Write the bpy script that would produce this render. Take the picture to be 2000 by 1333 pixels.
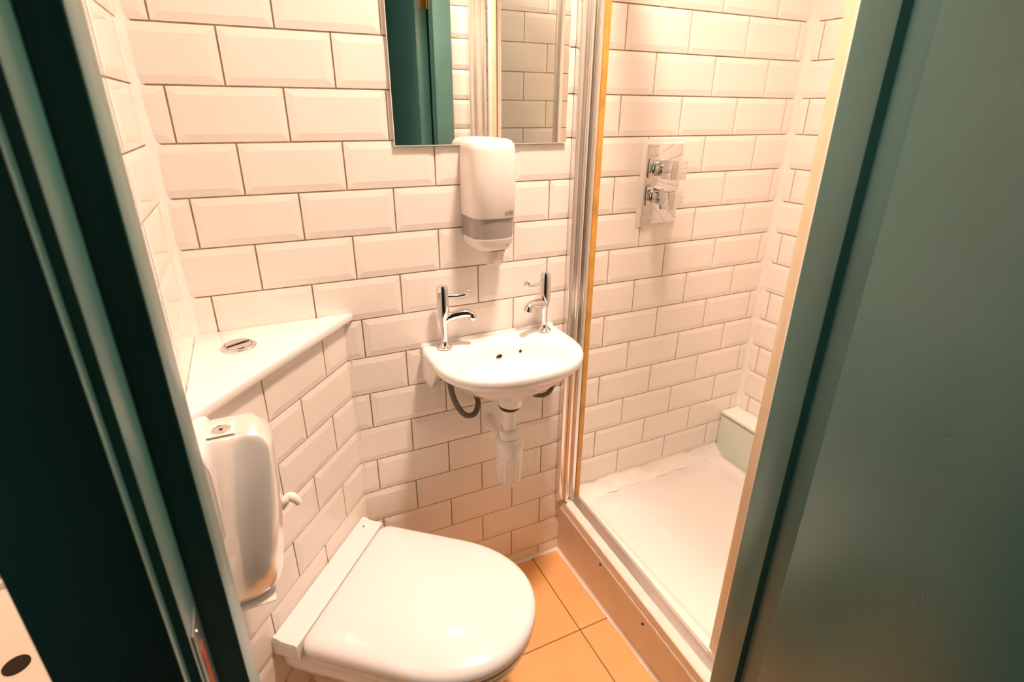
import bpy, bmesh, math, random
from mathutils import Vector, Matrix
random.seed(7)
for o in list(bpy.data.objects):
    bpy.data.objects.remove(o)
scene = bpy.context.scene
COL = scene.collection

# ------------------------------------------------------------------ camera, light, exposure
ZO = 1.381                       # height of the tile course used as datum (metres above floor)
CAM = Vector((0.10725, -1.27953, 0.0608 + ZO))
yaw, pitch, roll = 0.44703, 0.40201, 0.0063
f_ = Vector((math.sin(yaw) * math.cos(pitch), math.cos(yaw) * math.cos(pitch), -math.sin(pitch)))
r_ = Vector((math.cos(yaw), -math.sin(yaw), 0))
u_ = r_.cross(f_)
r2 = math.cos(roll) * r_ + math.sin(roll) * u_
u2 = -math.sin(roll) * r_ + math.cos(roll) * u_
cd = bpy.data.cameras.new('camera')
cam = bpy.data.objects.new('camera', cd)
COL.objects.link(cam)
m = Matrix((r2, u2, -f_)).transposed().to_4x4()
m.translation = CAM
cam.matrix_world = m
cd.sensor_width = 36
cd.lens = 1054.1 / 2000 * 36
cd.clip_start = 0.02
cd.dof.use_dof = True
cd.dof.focus_distance = 1.35
cd.dof.aperture_fstop = 6.5
scene.camera = cam

w = bpy.data.worlds.new('world')
scene.world = w
w.use_nodes = True
w.node_tree.nodes['Background'].inputs[0].default_value = (0.5, 0.6, 0.65, 1)
w.node_tree.nodes['Background'].inputs[1].default_value = 0.02
scene.view_settings.view_transform = 'Standard'
scene.view_settings.look = 'None'
scene.view_settings.exposure = 0.0
scene.view_settings.gamma = 1.0
scene.view_settings.use_curve_mapping = False

scene.cycles.max_bounces = 12
scene.cycles.diffuse_bounces = 7
scene.cycles.glossy_bounces = 5
CEIL = 2.75
LAMP = (0.78, -0.60)             # ceiling fitting, x and y
LAMP_W = 24.5
LAMP_COL = (1.0, 0.70, 0.555)


def area_light(name, loc, size, power, color, rot=(0, 0, 0), parent=None, spread=180):
    l = bpy.data.lights.new(name, 'AREA')
    l.shape = 'DISK'
    l.size = size
    l.energy = power
    l.color = color
    l.spread = math.radians(spread)
    o = bpy.data.objects.new(name, l)
    COL.objects.link(o)
    o.location = loc
    o.rotation_euler = rot
    o.parent = parent
    return o


# ------------------------------------------------------------------ materials
MATS = {}


def mat(name, col, rough=0.4, metal=0.0, spec=0.5, coat=0.0, trans=0.0, ior=1.45, var=0.0, vscale=8,
        bump=0.0, bscale=200, emit=None, estr=0, speck=None, alpha=1.0, vrough=0.0):
    m = bpy.data.materials.new(name)
    m.use_nodes = True
    nt = m.node_tree
    b = nt.nodes['Principled BSDF']
    b.inputs['Base Color'].default_value = (*col, 1)
    b.inputs['Roughness'].default_value = rough
    b.inputs['Metallic'].default_value = metal
    b.inputs['Specular IOR Level'].default_value = spec
    b.inputs['Coat Weight'].default_value = coat
    b.inputs['Coat Roughness'].default_value = 0.05
    b.inputs['Transmission Weight'].default_value = trans
    b.inputs['IOR'].default_value = ior
    b.inputs['Alpha'].default_value = alpha
    if emit:
        b.inputs['Emission Color'].default_value = (*emit, 1)
        b.inputs['Emission Strength'].default_value = estr
    tc = nt.nodes.new('ShaderNodeNewGeometry')
    if var > 0:
        n = nt.nodes.new('ShaderNodeTexNoise')
        n.inputs['Scale'].default_value = vscale
        n.inputs['Detail'].default_value = 5
        nt.links.new(tc.outputs['Position'], n.inputs['Vector'])
        r = nt.nodes.new('ShaderNodeValToRGB')
        r.color_ramp.elements[0].position = 0.3
        r.color_ramp.elements[1].position = 0.7
        r.color_ramp.elements[0].color = (*[c * (1 - var) for c in col], 1)
        r.color_ramp.elements[1].color = (*[min(1, c * (1 + var)) for c in col], 1)
        nt.links.new(n.outputs['Fac'], r.inputs['Fac'])
        src = r.outputs['Color']
        if speck:
            n2 = nt.nodes.new('ShaderNodeTexNoise')
            n2.inputs['Scale'].default_value = speck[0]
            n2.inputs['Detail'].default_value = 2
            nt.links.new(tc.outputs['Position'], n2.inputs['Vector'])
            r2_ = nt.nodes.new('ShaderNodeValToRGB')
            r2_.color_ramp.elements[0].position = speck[1]
            r2_.color_ramp.elements[1].position = speck[1] + 0.06
            nt.links.new(n2.outputs['Fac'], r2_.inputs['Fac'])
            mx = nt.nodes.new('ShaderNodeMix')
            mx.data_type = 'RGBA'
            nt.links.new(r2_.outputs['Color'], mx.inputs['Factor'])
            nt.links.new(src, mx.inputs['A'])
            mx.inputs['B'].default_value = (*speck[2], 1)
            src = mx.outputs['Result']
        nt.links.new(src, b.inputs['Base Color'])
    if bump > 0:
        n = nt.nodes.new('ShaderNodeTexNoise')
        n.inputs['Scale'].default_value = bscale
        n.inputs['Detail'].default_value = 3
        nt.links.new(tc.outputs['Position'], n.inputs['Vector'])
        bp = nt.nodes.new('ShaderNodeBump')
        bp.inputs['Strength'].default_value = bump
        bp.inputs['Distance'].default_value = 0.002
        nt.links.new(n.outputs['Fac'], bp.inputs['Height'])
        nt.links.new(bp.outputs['Normal'], b.inputs['Normal'])
    MATS[name] = m
    return m


mat('tile_glaze', (0.89, 0.845, 0.785), 0.14, spec=0.5, var=0.025, vscale=5, bump=0.05, bscale=35)
mat('grout', (0.40, 0.31, 0.21), 0.9, var=0.25, vscale=30, bump=0.3)
mat('caulk', (0.88, 0.85, 0.80), 0.35, var=0.05, vscale=20)
mat('floor_tile', (0.86, 0.47, 0.19), 0.45, var=0.06, vscale=9, speck=(900, 0.62, (0.50, 0.24, 0.08)))
mat('floor_grout', (0.22, 0.13, 0.07), 0.9, var=0.2, vscale=40)
mat('ceramic', (0.90, 0.89, 0.875), 0.07, coat=0.6)
mat('seat_plastic', (0.88, 0.87, 0.865), 0.19, coat=0.3)
mat('white_plastic', (0.87, 0.84, 0.80), 0.22, coat=0.2)
mat('polished_cover', (0.92, 0.89, 0.86), 0.20, metal=0.48, coat=0.5)
mat('chrome', (0.74, 0.74, 0.75), 0.05, metal=1.0)
mat('brushed', (0.80, 0.78, 0.74), 0.16, metal=1.0)
mat('alu', (0.84, 0.81, 0.77), 0.22, metal=0.85, var=0.03, vscale=14)
mat('mirror', (0.93, 0.95, 0.93), 0.0, metal=1.0)
mat('mirror_edge', (0.80, 0.82, 0.76), 0.2, spec=0.6)
mat('glass', (0.975, 0.99, 0.97), 0.0, trans=1.0, ior=1.1)
mat('cream_seal', (0.88, 0.72, 0.50), 0.3, coat=0.3, var=0.05, vscale=18)
mat('amber_seal', (0.62, 0.33, 0.07), 0.3, coat=0.3, var=0.2, vscale=18)
mat('green_paint', (0.055, 0.165, 0.142), 0.30, spec=1.0, var=0.10, vscale=6, bump=0.04, bscale=160, speck=(260, 0.74, (0.12, 0.17, 0.155)))
mat('lobby_paint', (0.05, 0.075, 0.07), 0.6, var=0.1)
mat('lobby_floor', (0.12, 0.10, 0.085), 0.6, var=0.15)
mat('ceiling_paint', (0.82, 0.79, 0.74), 0.8, var=0.02)
mat('board_paint', (0.80, 0.72, 0.62), 0.4, var=0.04, vscale=10)
mat('tan_trim', (0.72, 0.58, 0.44), 0.22, coat=0.4, var=0.05)
mat('mint_board', (0.68, 0.78, 0.68), 0.3, coat=0.3, var=0.03)
mat('acrylic', (0.89, 0.87, 0.845), 0.16, coat=0.2, var=0.01)
mat('hole', (0.02, 0.014, 0.01), 0.8)
mat('black_rubber', (0.03, 0.028, 0.03), 0.5)
mat('braid', (0.17, 0.145, 0.11), 0.42, metal=0.6, bump=0.8, bscale=700)
mat('smoke_plastic', (0.36, 0.335, 0.31), 0.18, coat=0.5)
mat('frost_plastic', (0.84, 0.78, 0.70), 0.3, trans=0.25)
mat('grey_print', (0.22, 0.21, 0.19), 0.6)
mat('brass', (0.75, 0.38, 0.10), 0.3, metal=1.0)
mat('raw_wood', (0.36, 0.07, 0.02), 0.6, var=0.3, vscale=60)
mat('steel', (0.62, 0.62, 0.60), 0.3, metal=1.0)
mat('paper', (0.86, 0.82, 0.76), 0.9)
mat('neighbour_wall', (0.74, 0.66, 0.56), 0.6, var=0.03)
mat('lamp_glass', (1, 0.9, 0.75), 0.4, emit=(1.0, 0.80, 0.56), estr=6.0)
mat('scuff', (0.22, 0.25, 0.24), 0.7)


# ------------------------------------------------------------------ builders
def tag(o, label=None, cat=None, group=None, kind=None):
    if label:
        o['label'] = label
    if cat:
        o['category'] = cat
    if group:
        o['group'] = group
    if kind:
        o['kind'] = kind
    return o


def link(name, me, material, parent=None, smooth=False, mw=None):
    o = bpy.data.objects.new(name, me)
    if material is not None and not me.materials:
        me.materials.append(MATS[material])
    COL.objects.link(o)
    if parent is not None:
        o.parent = parent
    if mw is not None:
        o.matrix_basis = mw
    if smooth:
        for p in me.polygons:
            p.use_smooth = True
    return o


def from_bm(name, bm, material, parent=None, smooth=False, angle=None):
    bmesh.ops.recalc_face_normals(bm, faces=bm.faces)
    me = bpy.data.meshes.new(name)
    bm.to_mesh(me)
    bm.free()
    o = link(name, me, material, parent, smooth)
    if angle is not None:
        for p in me.polygons:
            p.use_smooth = True
        me.set_sharp_from_angle(angle=math.radians(angle))
    return o


def empty(name, loc=(0, 0, 0)):
    o = bpy.data.objects.new(name, None)
    o.empty_display_size = 0.05
    COL.objects.link(o)
    o.location = loc
    return o


def bm_box(bm, x0, x1, y0, y1, z0, z1, mtx=None):
    v = [bm.verts.new((x, y, z)) for x in (x0, x1) for y in (y0, y1) for z in (z0, z1)]
    if mtx is not None:
        for q in v:
            q.co = mtx @ q.co
    for f in ((0, 1, 3, 2), (4, 6, 7, 5), (0, 4, 5, 1), (2, 3, 7, 6), (0, 2, 6, 4), (1, 5, 7, 3)):
        bm.faces.new([v[i] for i in f])
    return v


def box(name, dims, material, parent=None, bevel=0.0, seg=2, mtx=None):
    bm = bmesh.new()
    bm_box(bm, *dims, mtx=mtx)
    if bevel > 0:
        bmesh.ops.bevel(bm, geom=bm.edges[:], offset=bevel, segments=seg, affect='EDGES', profile=0.5)
        return from_bm(name, bm, material, parent, angle=35)
    return from_bm(name, bm, material, parent)


def prism(name, poly, z0, z1, material, parent=None, bevel=0.0, seg=2):
    bm = bmesh.new()
    a = [bm.verts.new((x, y, z0)) for x, y in poly]
    b = [bm.verts.new((x, y, z1)) for x, y in poly]
    n = len(poly)
    bm.faces.new(a[::-1])
    bm.faces.new(b)
    for i in range(n):
        bm.faces.new((a[i], a[(i + 1) % n], b[(i + 1) % n], b[i]))
    if bevel > 0:
        bmesh.ops.recalc_face_normals(bm, faces=bm.faces)
        bmesh.ops.bevel(bm, geom=bm.edges[:], offset=bevel, segments=seg, affect='EDGES', profile=0.5)
        return from_bm(name, bm, material, parent, angle=35)
    return from_bm(name, bm, material, parent)


def loft(name, rings, material, parent=None, close=True, cap0=True, cap1=True, smooth=True, angle=60):
    bm = bmesh.new()
    R = [[bm.verts.new(p) for p in r] for r in rings]
    n = len(rings[0])
    for a, b in zip(R[:-1], R[1:]):
        for i in range(n if close else n - 1):
            j = (i + 1) % n
            bm.faces.new((a[i], a[j], b[j], b[i]))
    if cap0:
        bm.faces.new(R[0][::-1])
    if cap1:
        bm.faces.new(R[-1])
    return from_bm(name, bm, material, parent, angle=angle if smooth else None)


def circ(c, r, n=24, ax='z', ph=0.0):
    out = []
    for i in range(n):
        t = 2 * math.pi * i / n + ph
        a, b = r * math.cos(t), r * math.sin(t)
        out.append({'z': (c[0] + a, c[1] + b, c[2]), 'y': (c[0] + a, c[1], c[2] + b), 'x': (c[0], c[1] + a, c[2] + b)}[ax])
    return out


def lathe(name, c, prof, material, parent=None, n=28, ax='z', angle=40):
    """prof: list of (radius, offset along axis)"""
    rings = []
    for r, h in prof:
        cc = list(c)
        cc['xyz'.index(ax)] += h
        rings.append(circ(cc, max(r, 1e-4), n, ax))
    return loft(name, rings, material, parent, angle=angle)


def tube_rings(pts, rad, n=14, sq=1.0):
    P = [Vector(p) for p in pts]
    rs = rad if isinstance(rad, (list, tuple)) else [rad] * len(P)
    rings = []
    prev = None
    for i, p in enumerate(P):
        t = (P[min(i + 1, len(P) - 1)] - P[max(i - 1, 0)]).normalized()
        if prev is None:
            a = t.orthogonal().normalized()
        else:
            a = (prev - t * prev.dot(t)).normalized()
        prev = a
        b = t.cross(a)
        rings.append([p + a * rs[i] * math.cos(2 * math.pi * k / n) + b * rs[i] * sq * math.sin(2 * math.pi * k / n) for k in range(n)])
    return rings


def spline(ctrl, n=8):
    P = [Vector(c) for c in ctrl]
    P = [2 * P[0] - P[1]] + P + [2 * P[-1] - P[-2]]
    out = []
    for i in range(1, len(P) - 2):
        for k in range(n):
            t = k / n
            p0, p1, p2, p3 = P[i - 1:i + 3]
            out.append(0.5 * ((2 * p1) + (p2 - p0) * t + (2 * p0 - 5 * p1 + 4 * p2 - p3) * t * t + (3 * p1 - p0 - 3 * p2 + p3) * t ** 3))
    out.append(P[-2])
    return out


def tube(name, ctrl, rad, material, parent=None, n=14, sm=8):
    pts = spline(ctrl, sm) if sm else ctrl
    if isinstance(rad, (list, tuple)):
        m_ = len(pts) - 1
        rr = []
        for i in range(len(pts)):
            t = i / m_ * (len(rad) - 1)
            k = min(int(t), len(rad) - 2)
            rr.append(rad[k] + (rad[k + 1] - rad[k]) * (t - k))
        rad = rr
    return loft(name, tube_rings(pts, rad, n), material, parent)


# ------------------------------------------------------------------ bevelled metro tiles
P, H, G = 0.2065, 0.103, 0.0032
TW, TH = P - G, H - G
BEV, EDGE, TOP = 0.015, 0.0022, 0.0043
_cache = {}


def tile_mesh(a, b, c, d):
    """piece of a TW x TH tile between a..b along and c..d up, as a mesh at the tile's own origin"""
    key = (round(a, 3), round(b, 3), round(c, 3), round(d, 3))
    if key in _cache:
        return _cache[key]
    a, b, c, d = key
    o = [(0, 0, EDGE), (TW, 0, EDGE), (TW, TH, EDGE), (0, TH, EDGE)]
    i = [(BEV, BEV, TOP), (TW - BEV, BEV, TOP), (TW - BEV, TH - BEV, TOP), (BEV, TH - BEV, TOP)]
    polys = [i] + [[o[k], o[(k + 1) % 4], i[(k + 1) % 4], i[k]] for k in range(4)]

    def clip(poly, ax, lim, sgn):
        out = []
        for k in range(len(poly)):
            p, q = poly[k], poly[(k + 1) % len(poly)]
            dp, dq = sgn * (p[ax] - lim), sgn * (q[ax] - lim)
            if dp >= 0:
                out.append(p)
            if (dp > 0 and dq < 0) or (dp < 0 and dq > 0):
                t = dp / (dp - dq)
                out.append(tuple(p[j] + (q[j] - p[j]) * t for j in range(3)))
        return out
    bm = bmesh.new()
    for po in polys:
        for ax, lim, s in ((0, a, 1), (0, b, -1), (1, c, 1), (1, d, -1)):
            po = clip(po, ax, lim, s)
            if len(po) < 3:
                break
        if len(po) >= 3:
            bm.faces.new([bm.verts.new(p) for p in po])
    bmesh.ops.remove_doubles(bm, verts=bm.verts, dist=1e-5)
    bmesh.ops.dissolve_degenerate(bm, dist=1e-5, edges=bm.edges)
    be = [e for e in bm.edges if e.is_boundary]
    r = bmesh.ops.extrude_edge_only(bm, edges=be)
    for v in r['geom']:
        if isinstance(v, bmesh.types.BMVert):
            v.co.z = -0.0005
    bmesh.ops.recalc_face_normals(bm, faces=bm.faces)
    # outward: top faces look along +z
    if sum(f.normal.z for f in bm.faces) < 0:
        bmesh.ops.reverse_faces(bm, faces=bm.faces)
    me = bpy.data.meshes.new('tile')
    bm.to_mesh(me)
    bm.free()
    me.materials.append(MATS['tile_glaze'])
    _cache[key] = me
    return me


def tile_wall(parent, org, u, n, u0, u1, z0, z1, joint, skip=None):
    """courses keyed to the datum height ZO; joint(k) gives one joint position along u for course k"""
    u, n = Vector(u), Vector(n)
    rot = Matrix((u, Vector((0, 0, 1)), n)).transposed().to_4x4()
    k = math.floor((z0 - ZO) / H)
    while ZO + k * H < z1:
        zb = ZO + k * H + G / 2
        c, d = max(0, z0 - zb), min(TH, z1 - zb)
        if d - c > 0.006:
            j = joint(k)
            i = math.floor((u0 - j) / P)
            while j + i * P < u1:
                ub = j + i * P + G / 2
                a, b = max(0, u0 - ub), min(TW, u1 - ub)
                if b - a > 0.006 and not (skip and skip(ub + a, ub + b, zb + c, zb + d)):
                    me = tile_mesh(a, b, c, d)
                    t = bpy.data.objects.new('tile', me)
                    COL.objects.link(t)
                    t.parent = parent
                    mm = rot.copy()
                    mm.translation = Vector(org) + u * ub + Vector((0, 0, zb))
                    cx, cy = (a + b) / 2, (c + d) / 2
                    jit = (Matrix.Translation((cx, cy, 0)) @ Matrix.Rotation(random.gauss(0, 0.0035), 4, 'X')
                           @ Matrix.Rotation(random.gauss(0, 0.0025), 4, 'Y') @ Matrix.Translation((-cx, -cy, 0)))
                    t.matrix_basis = mm @ jit
                i += 1
        k += 1


# ------------------------------------------------------------------ room shell
XL, XR, YF = -0.05, 1.70, -0.8785
YI = -0.797                       # inner face of the door frame
DIAG = math.radians(50)
BX0 = 0.265                       # where the boxing meets the back wall
BT = ZO - 0.408                   # top of the tiled boxing
DL = (BX0 - XL) / math.cos(DIAG)
YD = -DL * math.sin(DIAG)

wall_back = tag(box('wall_back', (XL - 0.03, XR + 0.1, 0, 0.08, 0, CEIL), 'grout'), 'cream bevelled metro tiled wall behind the basin and the shower', 'wall', kind='structure')
tile_wall(wall_back, (0, 0, 0), (1, 0, 0), (0, -1, 0), XL, XR, 0.0, CEIL, lambda k: 0.0 if k % 2 == 0 else P / 2,
          skip=lambda a, b, c, d: (b < BX0 + 0.002 and d < BT + 0.02) or (a > 0.98 and d < ZO - 1.17) or (a > 1.61 and d < ZO - 1.0))
wall_left = tag(box('wall_left', (XL - 0.028, XL, -0.845, 0, 0, CEIL), 'grout'), 'narrow strip of cream tiled wall beside the door frame', 'wall', kind='structure')
tile_wall(wall_left, (XL, 0, 0), (0, 1, 0), (1, 0, 0), YI, 0, 0.0, CEIL, lambda k: -0.268,
          skip=lambda a, b, c, d: a > YD - 0.01 and d < BT)
wall_right = tag(box('wall_right', (XR, XR + 0.1, YF - 0.03, 0, 0, CEIL), 'grout'), 'cream tiled end wall inside the shower', 'wall', kind='structure')
tile_wall(wall_right, (XR, 0, 0), (0, -1, 0), (-1, 0, 0), 0, -YF, 0.0, CEIL, lambda k: 0.0455 if k % 2 == 0 else 0.0455 + P / 2,
          skip=lambda a, b, c, d: d < ZO - 1.0)
wall_front = tag(box('wall_front', (0.842, XR + 0.1, YF - 0.03, YF, 0, CEIL), 'grout'), 'cream tiled wall beside the door seen in the mirror', 'wall', kind='structure')
tile_wall(wall_front, (0, YF, 0), (-1, 0, 0), (0, 1, 0), -XR, -0.848, 0.0, CEIL, lambda k: -1.069 if k % 2 == 0 else -1.069 - P / 2,
          skip=lambda a, b, c, d: d < ZO - 1.17)
DH = 2.03
wall_over = tag(box('wall_front', (XL, 0.842, YF - 0.025, YF, DH + 0.07, CEIL), 'grout'), 'cream tiled wall above the green door frame', 'wall', kind='structure')
tile_wall(wall_over, (0, YF, 0), (-1, 0, 0), (0, 1, 0), -0.842, -XL, DH + 0.072, CEIL, lambda k: -1.069 if k % 2 == 0 else -1.069 - P / 2)
ceiling = tag(box('ceiling', (XL - 0.03, XR + 0.1, -0.905, 0.08, CEIL, CEIL + 0.05), 'ceiling_paint'), 'plain off white ceiling above the washroom', 'ceiling', kind='structure')

floor = tag(box('floor', (XL - 0.03, 0.93, -0.91, 0.0, -0.05, -0.0025), 'floor_grout'), 'speckled orange tan tiled floor beside the toilet', 'floor', kind='structure')
FP = 0.3235
for i in range(-3, 1):
    for j in range(-3, 1):
        x0, x1 = max(XL, 0.80 + i * FP + 0.0015), min(0.92, 0.80 + (i + 1) * FP - 0.0015)
        y0, y1 = max(-0.905, j * FP - FP + 0.0015), min(-0.001, j * FP - 0.0015)
        if x1 - x0 > 0.01 and y1 - y0 > 0.01:
            box('floor_tile', (x0, x1, y0, y1, -0.008, 0), 'floor_tile', floor, bevel=0.0012, seg=1)


def bead(name, p0, p1, d1, d2, r, label):
    """a concave silicone fillet along p0-p1, leaning on directions d1 and d2"""
    p0, p1, d1, d2 = map(Vector, (p0, p1, d1, d2))
    rings = []
    for i in range(19):
        p = p0.lerp(p1, i / 18)
        rr = r * (1 + 0.12 * math.sin(i * 2.1) + 0.08 * math.sin(i * 5.3))
        ring = [p, p + d1 * rr]
        for k in range(1, 5):
            t = k / 5
            ring.append(p + d1 * rr * (1 - t) ** 1.35 + d2 * rr * t ** 1.35)
        ring.append(p + d2 * rr)
        rings.append(ring)
    o = loft(name, rings, 'caulk')
    return tag(o, label, 'sealant', kind='structure')


e_ = 0.0025
bead('trim_1', (XL, 0, BT), (XL, 0, CEIL), (1, 0, 0), (0, -1, 0), 0.020, 'white sealant bead in the corner above the shelf')
bead('trim_2', (XR, 0, ZO - 0.99), (XR, 0, CEIL), (-1, 0, 0), (0, -1, 0), 0.024, 'white sealant bead in the far corner of the shower')
bead('trim_3', (0.964, 0, ZO - 1.168), (1.61, 0, ZO - 1.168), (0, 0, 1), (0, -1, 0), 0.040, 'white sealant bead between shower tray and tiled back wall')
bead('trim_4', (BX0 + .004, 0, 0), (BX0 + .004, 0, BT), (1, 0, 0), (math.sin(DIAG), -math.cos(DIAG), 0), 0.007, 'thin sealant joint where the tiled boxing meets the back wall')
bead('trim_5', (0.50, 0, 0), (0.90, 0, 0), (0, 0, 1), (0, -1, 0), 0.012, 'pale sealant line along the foot of the back wall')
bead('trim_6', (0.904, 0, 0), (0.914, -0.88, 0), (0, 0, 1), (-1, 0, 0), 0.009, 'pale sealant line between floor and shower plinth')

# door frame -----------------------------------------------------------------
JX, JR = 0.032, 0.780
jl = prism('trim_7', [(JX, YI), (XL + 0.001, YI), (XL + 0.001, -0.903), (0.009, -0.903), (0.009, -0.852), (JX, -0.852)], 0, DH, 'green_paint', bevel=0.002)
tag(jl, 'dark green painted door jamb on the left with rebate', 'door frame', kind='structure')
jr = prism('trim_8', [(JR, YI), (0.846, YI), (0.846, -0.903), (0.798, -0.903), (0.798, -0.847), (JR, -0.847)], 0, DH, 'green_paint', bevel=0.002)
tag(jr, 'grey green painted door jamb beside the open door', 'door frame', kind='structure')
jh = box('trim_9', (XL, 0.846, -0.903, YI, DH, DH + 0.07), 'green_paint', bevel=0.002)
tag(jh, 'dark green head of the door frame', 'door frame', kind='structure')
al = box('trim_10', (-0.0707, 0.002, -0.9175, -0.903, 0, DH + 0.07), 'green_paint', bevel=0.0018)
tag(al, 'very dark green architrave at the left edge of the picture', 'architrave', kind='structure')
ar = box('trim_11', (0.805, 0.875, -0.9175, -0.903, 0, DH + 0.07), 'green_paint', bevel=0.0018)
tag(ar, 'green architrave hidden behind the open door', 'architrave', kind='structure')
# strike plate in the left rebate
sp = box('strike_plate', (0.0088, 0.0104, -0.8985, -0.866, 0.92, ZO - 0.325), 'steel', jl, bevel=0.0005, seg=1)
box('latch_hole', (0.0100, 0.0108, -0.889, -0.877, 0.93, ZO - 0.352), 'raw_wood', sp)
lathe('screw', (0.0100, -0.883, ZO - 0.337), [(0.0001, 0), (0.0032, 0.0002), (0.0030, 0.0008), (0.0001, 0.001)], 'steel', sp, n=12, ax='x')

# door leaf, opened outwards past the camera
door = prism('door_1', [(0.749, -0.9055), (0.7935, -0.9055), (0.7935, -1.625), (0.749, -1.625)], 0.008, DH - 0.004, 'green_paint', bevel=0.002)
tag(door, 'dark teal green painted door standing open on the right', 'door', kind='structure')
for zc in (0.22, 1.83):
    hg = box('hinge', (0.766, 0.792, -0.9056, -0.9038, zc - 0.05, zc + 0.05), 'brass', door, bevel=0.0006, seg=1)
    lathe('hinge_knuckle', (0.7975, -0.911, zc - 0.05), [(0.0001, 0), (0.0055, 0), (0.0055, 0.1), (0.0001, 0.1)], 'brass', hg, n=14)
random.seed(11)
for (y, z, l, a, wd) in ((-1.065, 0.915, 0.020, 1.35, 0.0022), (-1.060, 0.899, 0.008, 0.3, 0.003), (-1.035, 1.118, 0.007, 2.2, 0.0018), (-1.045, 1.122, 0.006, 0.9, 0.0016),
                         (-0.935, 1.07, 0.014, 2.1, 0.0006), (-0.945, 0.99, 0.03, 2.5, 0.0006), (-0.99, 0.97, 0.03, 2.5, 0.0007)):
    bm = bmesh.new()
    d = Vector((0, math.cos(a), math.sin(a)))
    nrm = Vector((0, -d.z, d.y))
    top, bot = [], []
    for i in range(7):
        t = i / 6
        c = Vector((0.7487, y, z)) + d * l * (t - 0.5) + nrm * l * 0.15 * math.sin(t * 3.1)
        hw = wd * 0.5 * (0.3 + math.sin(t * 3.14)) * random.uniform(0.7, 1.2)
        top.append(bm.verts.new(c + nrm * hw))
        bot.append(bm.verts.new(c - nrm * hw))
    for i in range(6):
        bm.faces.new((top[i], top[i + 1], bot[i + 1], bot[i]))
    from_bm('scuff_mark', bm, 'scuff', door)

# lobby outside and the neighbouring washroom glimpsed past the frame ---------
tag(box('floor', (-0.9, 2.2, -2.4, -0.91, -0.05, 0), 'lobby_floor'), 'dark lobby floor outside the door', 'floor', kind='structure')
tag(box('wall_lobby', (0.85, 2.2, -0.915, -0.905, 0, CEIL), 'lobby_paint'), 'dark lobby wall behind the open door', 'wall', kind='structure')
tag(box('wall_lobby', (-0.9, 2.2, -2.45, -2.4, 0, CEIL), 'lobby_paint'), 'dark lobby wall opposite the washroom', 'wall', kind='structure')
tag(box('wall_lobby', (2.2, 2.25, -2.45, -0.905, 0, CEIL), 'lobby_paint'), 'dark lobby end wall on the right', 'wall', kind='structure')
tag(box('wall_lobby', (-0.95, -0.9, -2.45, -0.42, 0, CEIL), 'lobby_paint'), 'dark lobby end wall on the left', 'wall', kind='structure')
tag(box('wall_lobby', (XL, 0.846, -0.915, -0.905, DH + 0.07, CEIL), 'lobby_paint'), 'dark lobby wall above the door', 'wall', kind='structure')
tag(box('ceiling', (-0.95, 2.25, -2.45, -0.905, CEIL, CEIL + 0.05), 'lobby_paint'), 'dark lobby ceiling', 'ceiling', kind='structure')
tag(box('ceiling', (-0.95, -0.08, -0.905, -0.42, CEIL, CEIL + 0.05), 'ceiling_paint'), 'ceiling over the neighbouring basin', 'ceiling', kind='structure')
tag(box('wall_neighbour', (-0.9, -0.08, -0.47, -0.42, 0, CEIL), 'neighbour_wall'), 'beige wall behind the basin at the lower left edge', 'wall', kind='structure')
tag(box('floor', (-0.9, -0.08, -0.91, -0.47, -0.05, 0), 'lobby_floor'), 'floor under the neighbouring basin', 'floor', kind='structure')

# ------------------------------------------------------------------ cistern boxing with its shelf
bxn = Vector((math.sin(DIAG), -math.cos(DIAG), 0))     # out of the boxing's face
bxt = Vector((-math.cos(DIAG), -math.sin(DIAG), 0))    # along the face, away from the back wall


def dg(s, off, z):
    p = Vector((BX0, 0, 0)) + bxt * s + bxn * off
    return Vector((p.x, p.y, z))


boxing = prism('cistern_boxing', [(BX0, 0), (XL + 0.001, 0), (XL + 0.001, YD)], 0, BT, 'grout')
tag(boxing, 'cream tiled corner boxing behind the toilet, below the white shelf', 'boxing')
tile_wall(boxing, (BX0, 0, 0), -bxt, bxn, -DL + 0.004, -0.005, 0.0, BT, lambda k: -0.096 if k % 2 else -0.199)
sh = []
ov = 0.020
q0 = Vector((BX0, 0, 0)) + bxn * ov
sx = q0.x + (0 - q0.y) / math.tan(DIAG)
sy = q0.y + (XL - q0.x) * math.tan(DIAG)
shelf = prism('corner_shelf', [(sx - 0.002, -0.005), (XL + 0.0045, -0.005), (XL + 0.0045, sy + 0.0045)], BT, ZO - 0.390, 'acrylic', bevel=0.0025)
tag(shelf, 'white triangular corner shelf above the toilet', 'shelf')
fb = empty('flush_button', (0.040, -0.117, ZO - 0.390))
tag(fb, 'round chrome flush button set in the corner shelf', 'flush button')
lathe('ring', (0, 0, 0), [(0.0001, 0), (0.034, 0), (0.0345, 0.003), (0.031, 0.006), (0.027, 0.0062), (0.026, 0.004), (0.0001, 0.004)], 'chrome', fb, n=40)
for sgn in (-1, 1):
    bm = bmesh.new()
    lo, hi = [], []
    for i in range(17):
        a = math.pi * i / 16
        x, y = 0.0245 * math.cos(a), 0.0015 + 0.0232 * math.sin(a)
        ca, sa = math.cos(0.5), math.sin(0.5)
        x, y = x * ca - sgn * y * sa, x * sa + sgn * y * ca
        lo.append(bm.verts.new((x, y, 0.0035)))
        hi.append(bm.verts.new((x * 0.95, y * 0.95, 0.0085 + 0.0015 * sgn)))
    bm.faces.new(hi)
    for i in range(17):
        bm.faces.new((lo[i], lo[(i + 1) % 17], hi[(i + 1) % 17], hi[i]))
    from_bm('push_half', bm, 'chrome', fb, angle=40)

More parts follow.
